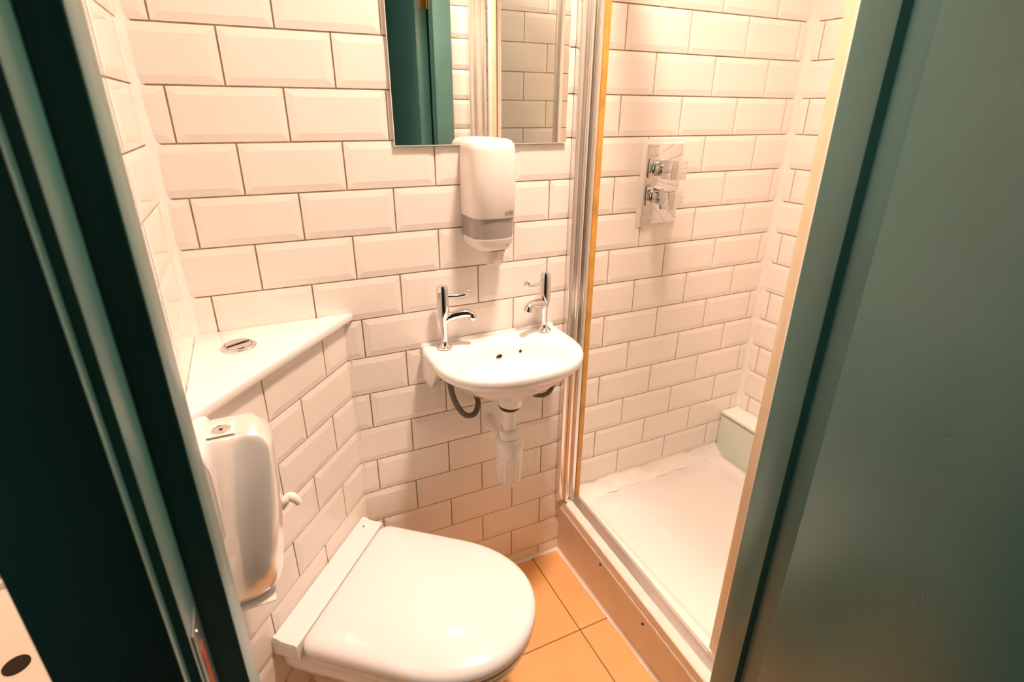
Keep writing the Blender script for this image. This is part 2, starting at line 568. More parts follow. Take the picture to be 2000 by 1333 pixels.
# ------------------------------------------------------------------ toilet
TZ = ZO - 0.957                  # crown of the lid
TC = 0.231                       # centre of the toilet along the boxing


def tl(n, t, z):
    return dg(TC + t, n, z)


def d_outline(n0, n1, hw, inset=0.0, N=22, back_r=0.03, nose=0.23, ex=2.15):
    """D shaped plan (distance from wall, across), starting at the rear corner"""
    pts = []
    n0, n1, hw = n0 + inset, n1 - inset, hw - inset
    nose = nose
    br = max(back_r - inset * 0.5, 0.004)
    for i in range(6):           # rear left corner
        a = math.pi / 2 * i / 5
        pts.append((n0 + br - br * math.cos(a), -hw + br - br * math.sin(a)))
    for i in range(1, 6):
        pts.append((n0 + br + (n1 - nose - n0 - br) * i / 6, -hw))
    for i in range(N * 2 + 1):
        a = -math.pi / 2 + math.pi * i / (N * 2)
        c, s = math.cos(a), math.sin(a)
        pts.append((n1 - nose + nose * abs(c) ** (2 / ex), hw * math.copysign(abs(s) ** (2 / ex), s)))
    for i in range(1, 6):
        pts.append((n1 - nose + (n0 + br - n1 + nose) * i / 6, hw))
    for i in range(6):
        a = math.pi / 2 * i / 5
        pts.append((n0 + br - br * math.sin(a), hw - br + br * math.cos(a)))
    return pts


def ring_d(n0, n1, hw, inset, z, crown=0.0, **k):
    out = []
    for n, t in d_outline(n0, n1, hw, inset, **k):
        out.append(tl(n, t, z))
    return out


toilet = empty('toilet', tl(0.25, 0, 0))
tag(toilet, 'white ceramic toilet with closed lid against the corner boxing', 'toilet')
L0, L1, LW = 0.068, 0.538, 0.194
mi = Matrix.Translation(-toilet.location)


def tpart(o):
    o.parent = toilet
    o.data.transform(mi)
    return o


CR = 0.020                       # how far the lid is domed
rings = [ring_d(L0, L1, LW, i, TZ - CR + z) for i, z in ((0.016, -0.0310), (0.004, -0.0305), (0.0, -0.027), (0.0, -0.018), (0.002, -0.010), (0.006, -0.0045))]
edge_ = d_outline(L0, L1, LW, 0.012)
for k in (1.0, 0.96, 0.91, 0.85, 0.78, 0.70, 0.6, 0.48, 0.35, 0.2, 0.08):
    rings.append([tl(0.30 + (n - 0.30) * k, t * k, TZ - CR * k ** 3.0) for n, t in edge_])
tpart(loft('lid', rings, 'seat_plastic', angle=80))
rings = [ring_d(L0 + 0.006, L1, LW, i, TZ - 0.011 + z) for i, z in ((0.02, -0.0625), (0.006, -0.0615), (0.003, -0.057), (0.003, -0.047), (0.006, -0.0425), (0.02, -0.042))]
tpart(loft('seat', rings, 'seat_plastic', angle=60))
# hinge rail: shallow channel along the rear
prof = [(0.004, -0.060), (0.004, -0.016), (0.008, -0.010), (0.016, -0.010), (0.026, -0.0155), (0.045, -0.0175), (0.058, -0.0165), (0.065, -0.020), (0.066, -0.060)]
rings = []
for k, t in enumerate([-0.200, -0.198, -0.19, -0.1, 0, 0.1, 0.182, 0.19, 0.192]):
    sc = 0.8 if k in (0, 8) else 1.0
    rings.append([tl(n, t, TZ - 0.011 + (z if sc == 1.0 else -0.03 + (z + 0.03) * 0.6)) for n, z in prof])
tpart(loft('hinge_rail', rings, 'seat_plastic', angle=50))
bm = bmesh.new()
vs = [bm.verts.new(tl(n, t, TZ - 0.0252)) for n, t in ((0.018, -0.172), (0.028, -0.172), (0.028, -0.166), (0.018, -0.166))]
bm.faces.new(vs)
tpart(from_bm('rail_mark', bm, 'grey_print'))
# pan
def ring_p(n0, n1, hw, z, nose, br=0.03):
    return [tl(n, t, z) for n, t in d_outline(n0, n1, hw, 0, back_r=br, nose=nose)]


zb = TZ - 0.074
rings = [ring_p(0.004, 0.515, 0.172, zb, 0.22), ring_p(0.002, 0.522, 0.182, zb - 0.006, 0.22), ring_p(0.002, 0.522, 0.183, zb - 0.035, 0.22),
         ring_p(0.002, 0.505, 0.172, zb - 0.062, 0.21), ring_p(0.002, 0.47, 0.145, zb - 0.10, 0.19), ring_p(0.002, 0.42, 0.118, zb - 0.16, 0.16),
         ring_p(0.002, 0.385, 0.105, zb - 0.22, 0.14), ring_p(0.002, 0.375, 0.105, 0.03, 0.14), ring_p(0.002, 0.385, 0.112, 0.0, 0.14)]
tpart(loft('pan', rings, 'ceramic', angle=70))

# ------------------------------------------------------------------ tissue dispenser on the left wall
td = empty('toilet_tissue_dispenser', (XL + 0.006, -0.445, ZO - 0.66))
tag(td, 'shiny pale tissue dispenser with a round lock, on the wall beside the toilet', 'dispenser')
DX0, DX1, DY0, DY1, DZ0, DZ1 = XL + 0.006, 0.080, -0.527, -0.378, ZO - 0.700, ZO - 0.402


def disp_outline(y, ins, fr):
    """x-z outline of the cover at one y, inset by ins; the front leans back below"""
    x0, x1, z0, z1 = DX0, DX1 - ins, DZ0 + ins, DZ1 - ins
    rt, rb = 0.035, 0.055
    pts = [(x0, z0)]
    for i in range(9):
        a = -math.pi / 2 + math.pi / 2 * i / 8
        pts.append((x1 - 0.018 - rb + rb * math.cos(a), z0 + rb + rb * math.sin(a)))
    for i in range(1, 6):
        t = i / 6
        pts.append((x1 - 0.018 * (1 - t) ** 2, z0 + rb + (z1 - rt - z0 - rb) * t))
    for i in range(9):
        a = math.pi / 2 * i / 8
        pts.append((x1 - rt + rt * math.cos(a), z1 - rt + rt * math.sin(a)))
    pts.append((x0, z1))
    return [(x, y, z) for x, z in pts]


rings = []
for y, ins in ((DY1, 0.03), (DY1 - 0.002, 0.012), (DY1 - 0.009, 0.003), (DY1 - 0.02, 0.0), (DY0 + 0.060, 0.0), (DY0 + 0.045, 0.0012), (DY0 + 0.034, 0.004), (DY0 + 0.026, 0.008)):
    rings.append(disp_outline(y, ins, 0))
base_ = rings[-1]
cx_, cz_ = 0.012, (DZ0 + DZ1) / 2 + 0.01
for k in (0.95, 0.88, 0.79, 0.68, 0.55, 0.4, 0.25, 0.1):
    rings.append([(cx_ + (x - cx_) * k, DY0 + 0.026 - 0.026 * (1 - k ** 2.6), cz_ + (z - cz_) * k) for x, y, z in base_])
o = loft('cover', rings, 'polished_cover', angle=80)
for v in o.data.vertices:          # the face leans back towards the top
    t_ = max(0.0, (v.co.z - DZ0) / (DZ1 - DZ0))
    v.co.y += 0.060 * t_ ** 1.8 * max(0.0, (DY1 - v.co.y) / (DY1 - DY0))
o.data.transform(Matrix.Translation(-td.location)); o.parent = td
rings = []
for y, ins in ((DY0 + 0.022, 0.004), (DY0 + 0.028, -0.003), (DY1 + 0.0, -0.003), (DY1 + 0.004, 0.006)):
    pts = []
    for x, yy, z in disp_outline(y, ins, 0):
        pts.append((XL + 0.006 + (x - DX0) * 0.30, yy, z))
    rings.append(pts)
o = loft('back_plate', rings, 'white_plastic', angle=50)
o.data.transform(Matrix.Translation(-td.location)); o.parent = td
o = box('lip', (DX0, 0.040, DY0 + 0.018, DY0 + 0.08, DZ0 - 0.003, DZ0 + 0.003), 'white_plastic', bevel=0.0035, seg=3)
o.data.transform(Matrix.Translation(-td.location)); o.parent = td
lk = lathe('lock', (0.009 - td.location.x, -0.430 - td.location.y, DZ1 - td.location.z), [(0.0001, 0), (0.0145, 0), (0.0145, 0.0016), (0.012, 0.0026), (0.011, 0.0015), (0.0001, 0.0012)], 'brushed', td, n=32)
lathe('keyhole', (0.009 - td.location.x, -0.430 - td.location.y, DZ1 - td.location.z + 0.0012), [(0.0001, 0), (0.0028, 0), (0.0028, 0.0005), (0.0001, 0.0005)], 'hole', lk, n=12)
o = box('lock_plate', (-0.011, 0.029, -0.448, -0.410, DZ1 - 0.0004, DZ1 + 0.0004), 'white_plastic', bevel=0.0003, seg=1)
o.data.transform(Matrix.Translation(-td.location)); o.parent = td
# twist of tissue poking out of the front
tw = tube('tissue_twist', [(0.072, -0.430, ZO - 0.580), (0.078, -0.430, ZO - 0.566), (0.085, -0.427, ZO - 0.559), (0.092, -0.429, ZO - 0.562), (0.098, -0.433, ZO - 0.569), (0.100, -0.434, ZO - 0.574)], [0.004, 0.0078, 0.0062, 0.0085, 0.0066, 0.0058], 'paper', n=9, sm=3)
tag(tw, 'small twist of white tissue poking out of the dispenser', 'tissue')

# ------------------------------------------------------------------ hand basin
BC = 0.650
RZ = ZO - 0.507


def basin_outline(N=72, hw=0.2, dep=0.285, cy=-0.13, str_=0.10, ex=2.5):
    """outer plan by angle around (0, cy): flat back at y=0, straight sides, rounded front"""
    poly = [(-hw, -0.004)]
    for i in range(41):
        a = math.pi + math.pi * i / 40
        c, s = math.cos(a), math.sin(a)
        poly.append((hw * math.copysign(abs(c) ** (2 / ex), c), -str_ + (dep - str_) * math.copysign(abs(s) ** (2 / ex), s)))
    poly.append((hw, -0.004))
    out = []
    for k in range(N):
        t = 2 * math.pi * k / N + 0.02
        d = (math.cos(t), math.sin(t))
        best = None
        for i in range(len(poly)):
            (x1, y1), (x2, y2) = poly[i], poly[(i + 1) % len(poly)]
            y1 -= cy
            y2 -= cy
            den = d[0] * (y2 - y1) - d[1] * (x2 - x1)
            if abs(den) < 1e-9:
                continue
            u = (x1 * (y2 - y1) - y1 * (x2 - x1)) / den
            v = (x1 * d[1] - y1 * d[0]) / den
            if u > 0 and -1e-6 <= v <= 1 + 1e-6:
                if best is None or u < best:
                    best = u
        out.append((d[0] * best, cy + d[1] * best))
    return out


def make_basin(name, origin, bowl=(0.0, -0.168, 0.150, 0.092), depth=0.075):
    root = empty(name, origin)
    out = basin_outline()
    N = len(out)
    bx, by, ba, bb = bowl

    def inset(d, z, cx=0.0, cy=-0.13):
        r = []
        for x, y in out:
            l = math.hypot(x - cx, y - cy)
            s = max(0.05, (l - d) / l)
            r.append((cx + (x - cx) * s, min(cy + (y - cy) * s, -0.004) if d > 0 else y, z))
        return r

    def bowlr(s, z, dx=0.0, dy=0.0, ex=2.35):
        r = []
        for k in range(N):
            t = 2 * math.pi * k / N + 0.02
            c, sn = math.cos(t), math.sin(t)
            r.append((bx + dx + ba * s * math.copysign(abs(c) ** (2 / ex), c), by + dy + bb * s * math.copysign(abs(sn) ** (2 / ex), sn), z))
        return r

    def body(s, z, yb):
        """underside: outline scaled about the drain and held off the wall"""
        r = []
        for x, y in out:
            r.append((x * s, min(-0.004, -0.13 + (y + 0.13) * s + yb), z))
        return r
    neck = lambda rr, z: [(rr * math.cos(2 * math.pi * k / N + 0.02), -0.142 + rr * math.sin(2 * math.pi * k / N + 0.02), z) for k in range(N)]
    rings = [neck(0.030, -0.152), neck(0.034, -0.148), neck(0.035, -0.132), neck(0.045, -0.118), body(0.42, -0.108, 0), body(0.60, -0.090, 0), body(0.76, -0.065, 0), body(0.88, -0.045, 0), body(0.95, -0.034, 0),
             inset(0.002, -0.027), inset(0.0, -0.018), inset(0.0, -0.009), inset(0.003, -0.003), inset(0.009, 0.0), inset(0.020, -0.0008)]
    rings += [bowlr(1.03, -0.003), bowlr(0.99, -0.007), bowlr(0.95, -0.015), bowlr(0.89, -0.030), bowlr(0.80, -0.048), bowlr(0.64, -0.063), bowlr(0.40, -0.072), bowlr(0.16, -depth), bowlr(0.12, -depth - 0.004)]
    # bring the wide flat deck down gently towards the bowl
    loft('body', rings, 'ceramic', root, angle=75)
    return root


basin = make_basin('hand_basin', (BC, 0, RZ))
tag(basin, 'small white ceramic hand basin on the tiled wall under the soap dispenser', 'basin')
bm = bmesh.new()
bm_box(bm, -0.198, 0.198, -0.014, -0.004, -0.01, 0.007)
bmesh.ops.bevel(bm, geom=bm.edges[:], offset=0.004, segments=3, affect='EDGES')
from_bm('upstand', bm, 'ceramic', basin, angle=40)
for s in (-1, 1):
    rings = []
    for y, zt, zb_, xi in ((-0.004, -0.02, -0.128, 0.155), (-0.02, -0.02, -0.122, 0.155), (-0.045, -0.02, -0.095, 0.16), (-0.075, -0.02, -0.055, 0.165)):
        rings.append([(s * 0.1965, y, zt), (s * 0.1965, y, zb_ + 0.03), (s * 0.180, y, zb_), (s * xi, y, zb_ + 0.02), (s * xi, y, zt)])
    loft('bracket_wing', rings, 'ceramic', basin, angle=40)
ofh = lathe('overflow_hole', (-0.010, -0.0915, -0.031), [(0.0001, 0), (0.0085, 0), (0.0085, 0.0010), (0.0001, 0.001)], 'hole', basin, n=24, ax='y')
ofh.matrix_basis = Matrix.Translation((-0.010, -0.0915, -0.031)) @ Matrix.Rotation(math.radians(28), 4, 'X') @ Matrix.Translation((0.010, 0.0915, 0.031))
lathe('chain_hole', (0.052, -0.0925, -0.026), [(0.0001, 0), (0.0042, 0), (0.0042, 0.001), (0.0001, 0.001)], 'hole', basin, n=16, ax='y')
lathe('waste', (0, -0.168, -0.0745), [(0.0001, 0), (0.019, 0), (0.019, 0.0015), (0.014, 0.002), (0.012, -0.002), (0.0001, -0.003)], 'chrome', basin, n=28)


def make_tap(loc, ang, lever_ang, label):
    t = empty('basin_tap', loc)
    t.rotation_euler = (0, 0, ang)          # spout along local +x
    tag(t, label, 'tap')
    lathe('base_flange', (0, 0, 0), [(0.0001, 0), (0.0195, 0), (0.0198, 0.003), (0.016, 0.0065), (0.0105, 0.012), (0.009, 0.018)], 'chrome', t, n=32)
    lathe('body', (0, 0, 0), [(0.0085, 0.010), (0.0082, 0.05), (0.0095, 0.068), (0.0135, 0.082), (0.0152, 0.092), (0.0158, 0.105), (0.0150, 0.150), (0.0142, 0.163), (0.0118, 0.168), (0.0001, 0.1695)], 'chrome', t, n=28)
    # spout flowing out of the stem
    pts = spline([(0.000, 0, 0.072), (0.012, 0, 0.083), (0.030, 0, 0.0885), (0.050, 0, 0.0915), (0.065, 0, 0.0905), (0.074, 0, 0.084)], 6)
    rad = [0.0108 + 0.0030 * math.sin(i / (len(pts) - 1) * 3.14) * (1 - i / len(pts)) for i in range(len(pts))]
    sp_ = loft('spout', tube_rings(pts, rad, 16), 'chrome', t)
    lathe('aerator', (0, 0, 0), [(0.0106, -0.009), (0.0116, -0.005), (0.0116, 0.006), (0.0095, 0.009)], 'chrome', sp_, n=20)
    sp_.children[0].matrix_basis = Matrix.Translation((0.0735, 0, 0.083)) @ Matrix.Rotation(math.radians(-28), 4, 'Y')
    # lever with a curled paddle
    lm = Matrix.Rotation(lever_ang, 4, 'Z')
    pts = [lm @ p for p in spline([(0.008, 0, 0.140), (0.024, 0, 0.1395), (0.042, 0, 0.139), (0.056, 0, 0.1415), (0.065, 0, 0.148), (0.071, 0, 0.150)], 6)]
    rad = []
    for i in range(len(pts)):
        u = i / (len(pts) - 1)
        rad.append(0.0058 - 0.0012 * u + (0.0052 * math.exp(-((u - 0.86) / 0.13) ** 2)))
    rad[-1] = 0.002
    loft('lever', tube_rings(pts, rad, 14, 0.8), 'chrome', t)
    return t


make_tap((0.5065, -0.042, RZ + 0.0005), math.radians(-14), math.radians(2), 'chrome lever tap on the left end of the basin')
make_tap((0.800, -0.042, RZ + 0.0005), math.radians(205), math.radians(-12), 'chrome lever tap on the right end of the basin, by the shower')

# waste trap under the basin
trap = empty('bottle_trap', (0.647, -0.142, ZO - 0.93))
tag(trap, 'white plastic bottle trap hanging below the basin', 'waste trap')
tz = lambda z: z + 0.93
lathe('rubber_washer', (0, 0, 0), [(0.0001, tz(-0.668)), (0.026, tz(-0.668)), (0.031, tz(-0.6605)), (0.031, tz(-0.655)), (0.0001, tz(-0.655))], 'black_rubber', trap)
lathe('tailpiece', (0, 0, 0), [(0.0001, tz(-0.75)), (0.0185, tz(-0.75)), (0.0185, tz(-0.715)), (0.0215, tz(-0.69)), (0.0245, tz(-0.668)), (0.0001, tz(-0.668))], 'white_plastic', trap)
bm = bmesh.new()
rr = []
for z, r0 in ((-0.760, 0.0245), (-0.758, 0.0265), (-0.737, 0.0265), (-0.734, 0.024)):
    rr.append([((r0 + 0.0012 * (k % 2)) * math.cos(2 * math.pi * k / 48), (r0 + 0.0012 * (k % 2)) * math.sin(2 * math.pi * k / 48), tz(z)) for k in range(48)])
bm.free()
loft('compression_nut', rr, 'white_plastic', trap, angle=30)
lathe('bottle_head', (0, 0, 0), [(0.0001, tz(-0.815)), (0.036, tz(-0.815)), (0.0375, tz(-0.81)), (0.0375, tz(-0.772)), (0.034, tz(-0.764)), (0.028, tz(-0.760)), (0.0001, tz(-0.759))], 'white_plastic', trap, n=36)
rr = []
for z, r0, gr in ((-0.912, 0.018, 0), (-0.910, 0.026, 0), (-0.900, 0.030, 0.0), (-0.896, 0.033, 0.0012), (-0.835, 0.0365, 0.0012), (-0.826, 0.0385, 0), (-0.815, 0.0385, 0), (-0.813, 0.036, 0)):
    rr.append([((r0 + gr * (1 if k % 4 < 2 else -1)) * math.cos(2 * math.pi * k / 64), (r0 + gr * (1 if k % 4 < 2 else -1)) * math.sin(2 * math.pi * k / 64), tz(z)) for k in range(64)])
loft('bottle_cup', rr, 'white_plastic', trap, angle=30)
tube('outlet_pipe', [(0, 0.02, tz(-0.782)), (0, 0.07, tz(-0.782)), (0, 0.137, tz(-0.782))], 0.0165, 'white_plastic', trap, n=20, sm=2)
lathe('outlet_nut', (0, 0.036, tz(-0.782)), [(0.0165, 0), (0.024, 0.002), (0.024, 0.022), (0.0165, 0.024)], 'white_plastic', trap, n=20, ax='y')

h1 = tube('flexible_hose', [(0.512, -0.045, RZ - 0.04), (0.513, -0.055, ZO - 0.615), (0.523, -0.062, ZO - 0.665), (0.548, -0.062, ZO - 0.708), (0.577, -0.056, ZO - 0.718), (0.594, -0.045, ZO - 0.700), (0.597, -0.03, ZO - 0.680), (0.594, -0.002, ZO - 0.672)], 0.0078, 'braid', n=14)
tag(h1, 'dark braided supply hose looping under the left tap', 'hose')
h2 = tube('flexible_hose', [(0.801, -0.045, RZ - 0.04), (0.824, -0.058, ZO - 0.645), (0.826, -0.062, ZO - 0.675), (0.812, -0.062, ZO - 0.698), (0.790, -0.06, ZO - 0.705), (0.765, -0.045, ZO - 0.700), (0.750, -0.002, ZO - 0.690)], 0.0068, 'braid', n=14)
tag(h2, 'dark braided supply hose looping under the right tap', 'hose')

# ------------------------------------------------------------------ mirror and soap dispenser
mr = empty('wall_mirror', (0.642, -0.009, ZO - 0.012))
tag(mr, 'frameless rectangular wall mirror above the soap dispenser', 'mirror')
box('glass_pane', (-0.221, 0.2225, -0.0035, 0.0005, 0, 0.62), 'mirror_edge', mr)
bm = bmesh.new()
vs = [bm.verts.new(p) for p in ((-0.2195, -0.0037, 0.0018), (0.221, -0.0037, 0.0018), (0.221, -0.0037, 0.6185), (-0.2195, -0.0037, 0.6185))]
bm.faces.new(vs)
from_bm('silvered_face', bm, 'mirror', mr)

sd = empty('soap_dispenser', (0.6325, -0.006, ZO - 0.29))
tag(sd, 'white wall soap dispenser with grey window between mirror and basin', 'soap dispenser')


def sd_ring(z, hw, dep, r=0.045, n=8):
    """plan of the dispenser: flat back, rounded front"""
    pts = [(-hw, 0, z)]
    for i in range(2 * n + 1):
        a = math.pi + math.pi * i / (2 * n)
        c, s = math.cos(a), math.sin(a)
        ex = 3.0
        x = hw * math.copysign(abs(c) ** (2 / ex), c)
        y = -dep * 0.45 + dep * 0.55 * (-abs(s) ** (2 / ex))
        pts.append((x, y, z))
    pts.append((hw, 0, z))
    return pts


zz = lambda z: z + 0.29
W, D = 0.0565, 0.103
loft('cover', [sd_ring(zz(-0.172), W - 0.001, D), sd_ring(zz(-0.170), W, D + 0.001), sd_ring(zz(-0.08), W + 0.0005, D + 0.002), sd_ring(zz(-0.020), W, D), sd_ring(zz(-0.008), W - 0.0015, D - 0.003), sd_ring(zz(-0.001), W - 0.006, D - 0.010), sd_ring(zz(0.003), W - 0.014, D - 0.02), sd_ring(zz(0.0045), W - 0.025, D - 0.04)], 'white_plastic', sd, angle=60)
loft('window', [sd_ring(zz(-0.222), W - 0.004, D - 0.005), sd_ring(zz(-0.172), W - 0.002, D - 0.002)], 'smoke_plastic', sd, angle=50)
loft('base', [sd_ring(zz(-0.254), W - 0.020, D - 0.022), sd_ring(zz(-0.250), W - 0.012, D - 0.012), sd_ring(zz(-0.238), W - 0.006, D - 0.006), sd_ring(zz(-0.222), W - 0.003, D - 0.003)], 'white_plastic', sd, angle=60)
lathe('nozzle', (0.004, -0.062, 0), [(0.0001, zz(-0.290)), (0.020, zz(-0.290)), (0.0235, zz(-0.286)), (0.0235, zz(-0.274)), (0.0285, zz(-0.254)), (0.0001, zz(-0.250))], 'frost_plastic', sd, n=30)
lathe('level_mark', (0.022, -(D - 0.0085), zz(-0.236)), [(0.0001, 0), (0.0035, 0), (0.0035, -0.0012), (0.0001, -0.0012)], 'grey_print', sd, n=16, ax='y')
# printed maker's tag: outlined box with the word, as on the photograph
lg = bmesh.new()


def lbox(x0, x1, z0, z1):
    bm_box(lg, x0, x1, -0.0004, 0.0004, z0, z1)


LW_, LH_ = 0.0215, 0.0105
lbox(0, LW_, 0, 0.0011)
lbox(0, 0.0011, 0, LH_ * 0.75)
lbox(LW_ - 0.0011, LW_, 0, LH_)
lbox(LW_ * 0.45, LW_, LH_ - 0.0011, LH_)
lbox(0, LW_ * 0.25, LH_ * 0.75 - 0.0011, LH_ * 0.75)
logo = from_bm('printed_tag', lg, 'grey_print', sd)
logo.matrix_basis = Matrix.Translation((0.016, -0.1050, zz(-0.1655))) @ Matrix.Rotation(math.radians(14), 4, 'Z')
tcur = bpy.data.curves.new('tag_text', 'FONT')
tcur.body = 'TORK'
tcur.size = 0.0068
tcur.extrude = 0.0003
tob = bpy.data.objects.new('tag_text', tcur)
COL.objects.link(tob)
bpy.context.view_layer.update()
me = bpy.data.meshes.new_from_object(tob.evaluated_get(bpy.context.evaluated_depsgraph_get()))
bpy.data.objects.remove(tob)
me.materials.clear()
me.transform(Matrix.Translation((0.0025, -0.0003, 0.0028)) @ Matrix.Rotation(math.radians(90), 4, 'X'))
link('printed_word', me, 'grey_print', logo)

# ------------------------------------------------------------------ shower
# valve plate
sv = empty('shower_valve', (1.193, -0.006, ZO - 0.13))
tag(sv, 'square chrome shower valve plate with two cube knobs', 'shower valve')
box('surround', (-0.078, 0.066, -0.002, 0.004, -0.118, 0.124), 'caulk', sv, bevel=0.0015)
box('plate', (-0.0625, 0.061, -0.008, -0.001, -0.110, 0.110), 'chrome', sv, bevel=0.0008)
for zc, rot in ((0.047, 2), (-0.030, -9)):
    kn = lathe('knob', (-0.026, -0.008, zc), [(0.0001, 0), (0.024, 0), (0.024, -0.014), (0.021, -0.016), (0.021, -0.024), (0.0225, -0.025), (0.0225, -0.032), (0.016, -0.033), (0.016, -0.060), (0.0001, -0.060)], 'chrome', sv, n=36, ax='y')
    box('knob_base', (-0.058, 0.006, -0.014, -0.008, zc - 0.027, zc + 0.027), 'chrome', kn, bevel=0.0008)
    mk = Matrix.Translation((-0.024, -0.078, zc)) @ Matrix.Rotation(math.radians(rot), 4, 'Y')
    box('knob_cube', (-0.026, 0.026, -0.020, 0.020, -0.025, 0.025), 'chrome', kn, bevel=0.0016, mtx=mk)

# tray
XB = 1.610                        # face of the low boxing
tray_top = ZO - 1.166


def rrect(x0, x1, y0, y1, r, z, n=6):
    pts = []
    for cx, cy, a0 in ((x1 - r, y1 - r, 0), (x0 + r, y1 - r, 90), (x0 + r, y0 + r, 180), (x1 - r, y0 + r, 270)):
        for i in range(n + 1):
            a = math.radians(a0 + 90 * i / n)
            pts.append((cx + r * math.cos(a), cy + r * math.sin(a), z))
    return pts


tx0, tx1, ty0, ty1 = 0.935, XB - 0.001, YF + 0.008, -0.007
tray = loft('shower_tray', [rrect(tx0, tx1, ty0, ty1, 0.004, ZO - 1.25), rrect(tx0, tx1, ty0, ty1, 0.004, tray_top - 0.006), rrect(tx0 + 0.004, tx1 - 0.004, ty0 + 0.004, ty1 - 0.004, 0.006, tray_top),
                           rrect(tx0 + 0.045, tx1 - 0.035, ty0 + 0.035, ty1 - 0.030, 0.035, tray_top - 0.001), rrect(tx0 + 0.056, tx1 - 0.044, ty0 + 0.044, ty1 - 0.038, 0.04, tray_top - 0.008),
                           rrect(tx0 + 0.068, tx1 - 0.056, ty0 + 0.056, ty1 - 0.050, 0.045, tray_top - 0.026), rrect(tx0 + 0.085, tx1 - 0.075, ty0 + 0.075, ty1 - 0.07, 0.05, tray_top - 0.033),
                           rrect(tx0 + 0.24, tx1 - 0.24, ty0 + 0.3, ty1 - 0.3, 0.05, tray_top - 0.038)], 'acrylic', angle=70)
tag(tray, 'white acrylic shower tray behind the raised plinth', 'shower tray')

pb = box('pipe_boxing', (XB, XR - 0.007, YF + 0.008, -0.007, 0, ZO - 0.998), 'mint_board', bevel=0.0015)
tag(pb, 'low pale mint boxing with white top along the shower end wall', 'boxing')
box('white_top', (XB - 0.004, XR - 0.007, YF + 0.008, -0.007, ZO - 0.998, ZO - 0.986), 'acrylic', pb, bevel=0.002)
box('dark_joint', (XB - 0.0012, XB + 0.001, YF + 0.01, -0.02, ZO - 1.001, ZO - 0.998), 'hole', pb)


# plinth under the tray: a line that drifts a little from far to near
def along(name, prof_far, prof_near, material, parent, y0=-0.004, y1=YF + 0.004, n=12, wob=0.0):
    rings = []
    for i in range(n + 1):
        t = i / n
        y = y0 + (y1 - y0) * t
        wv = wob * (math.sin(i * 2.7) + 0.6 * math.sin(i * 6.1 + 1))
        rings.append([(a[0] + (b[0] - a[0]) * t, y, a[1] + (b[1] - a[1]) * t + wv * (1 if k >= 2 else 0)) for k, (a, b) in enumerate(zip(prof_far, prof_near))])
    return loft(name, rings, material, parent, angle=40)


zf, zn = ZO - 1.155, ZO - 1.186
plinth = empty('shower_plinth', (0.905, -0.44, 0))
tag(plinth, 'painted board plinth with screw holes below the shower track', 'plinth')


def shift(o, root):
    o.data.transform(Matrix.Translation(-root.location))
    return o


shift(along('riser_board', [(0.904, 0.0), (0.932, 0.0), (0.932, zf - 0.010), (0.9005, zf - 0.030)], [(0.916, 0.0), (0.930, 0.0), (0.930, zn - 0.012), (0.9005, zn - 0.044)], 'board_paint', plinth), plinth)
shift(along('edge_trim', [(0.8990, zf - 0.032), (0.902, zf - 0.034), (0.912, zf - 0.012), (0.9105, zf - 0.007), (0.9065, zf - 0.0075)], [(0.8985, zn - 0.046), (0.901, zn - 0.048), (0.904, zn - 0.016), (0.9025, zn - 0.011), (0.899, zn - 0.0115)], 'tan_trim', plinth), plinth)
shift(along('ragged_sealant', [(0.8978, zf - 0.034), (0.9005, zf - 0.037), (0.9008, zf - 0.030), (0.8982, zf - 0.0285)], [(0.8972, zn - 0.048), (0.900, zn - 0.051), (0.9002, zn - 0.043), (0.8976, zn - 0.0415)], 'caulk', plinth, n=40, wob=0.0016), plinth)
shift(along('sealant_line', [(0.909, zf - 0.012), (0.930, zf - 0.010), (0.9305, zf + 0.003), (0.922, zf - 0.001), (0.9105, zf - 0.006)], [(0.901, zn - 0.018), (0.920, zn - 0.012), (0.9205, zn + 0.003), (0.912, zn - 0.003), (0.9025, zn - 0.010)], 'caulk', plinth, n=30, wob=0.0006), plinth)
for y, z in ((-0.262, ZO - 1.222), (-0.472, ZO - 1.247), (-0.66, ZO - 1.262)):
    xx = 0.902 - (y / 0.88) * 0.0045 - 0.004
    o = lathe('screw_hole', (xx, y, z), [(0.0001, 0), (0.0036, 0), (0.0036, 0.004), (0.0001, 0.004)], 'hole', plinth, n=14, ax='x')
    shift(o, plinth)

# bifold door: wall profiles, threshold, folded leaves
bd = empty('shower_door', (0.95, -0.44, ZO - 1.15))
tag(bd, 'folding glass shower door with aluminium profiles, folded open', 'shower door')
PT = 2.05
for nm, x0, x1, d0, d1, mt in (('wall_profile', 0.8845, 0.905, 0.006, 0.028, 'alu'), ('wall_profile', 0.905, 0.9145, 0.006, 0.040, 'alu'), ('wall_profile', 0.9145, 0.926, 0.006, 0.030, 'brushed'), ('wall_profile', 0.926, 0.9395, 0.006, 0.042, 'alu'),
                               ('magnetic_seal', 0.940, 0.957, 0.010, 0.044, 'amber_seal'), ('clear_seal_lip', 0.957, 0.963, 0.006, 0.016, 'white_plastic')):
    shift(box(nm, (x0, x1, -d1, -d0, ZO - 1.150, PT), mt, bd, bevel=0.0022, seg=3), bd)
for x0, x1, d0, d1, mt in ((0.930, 0.952, 0.006, 0.034, 'alu'), (0.952, 0.986, 0.006, 0.046, 'alu')):
    shift(box('wall_profile', (x0, x1, YF + d0, YF + d1, ZO - 1.165, PT), mt, bd, bevel=0.0022, seg=3), bd)
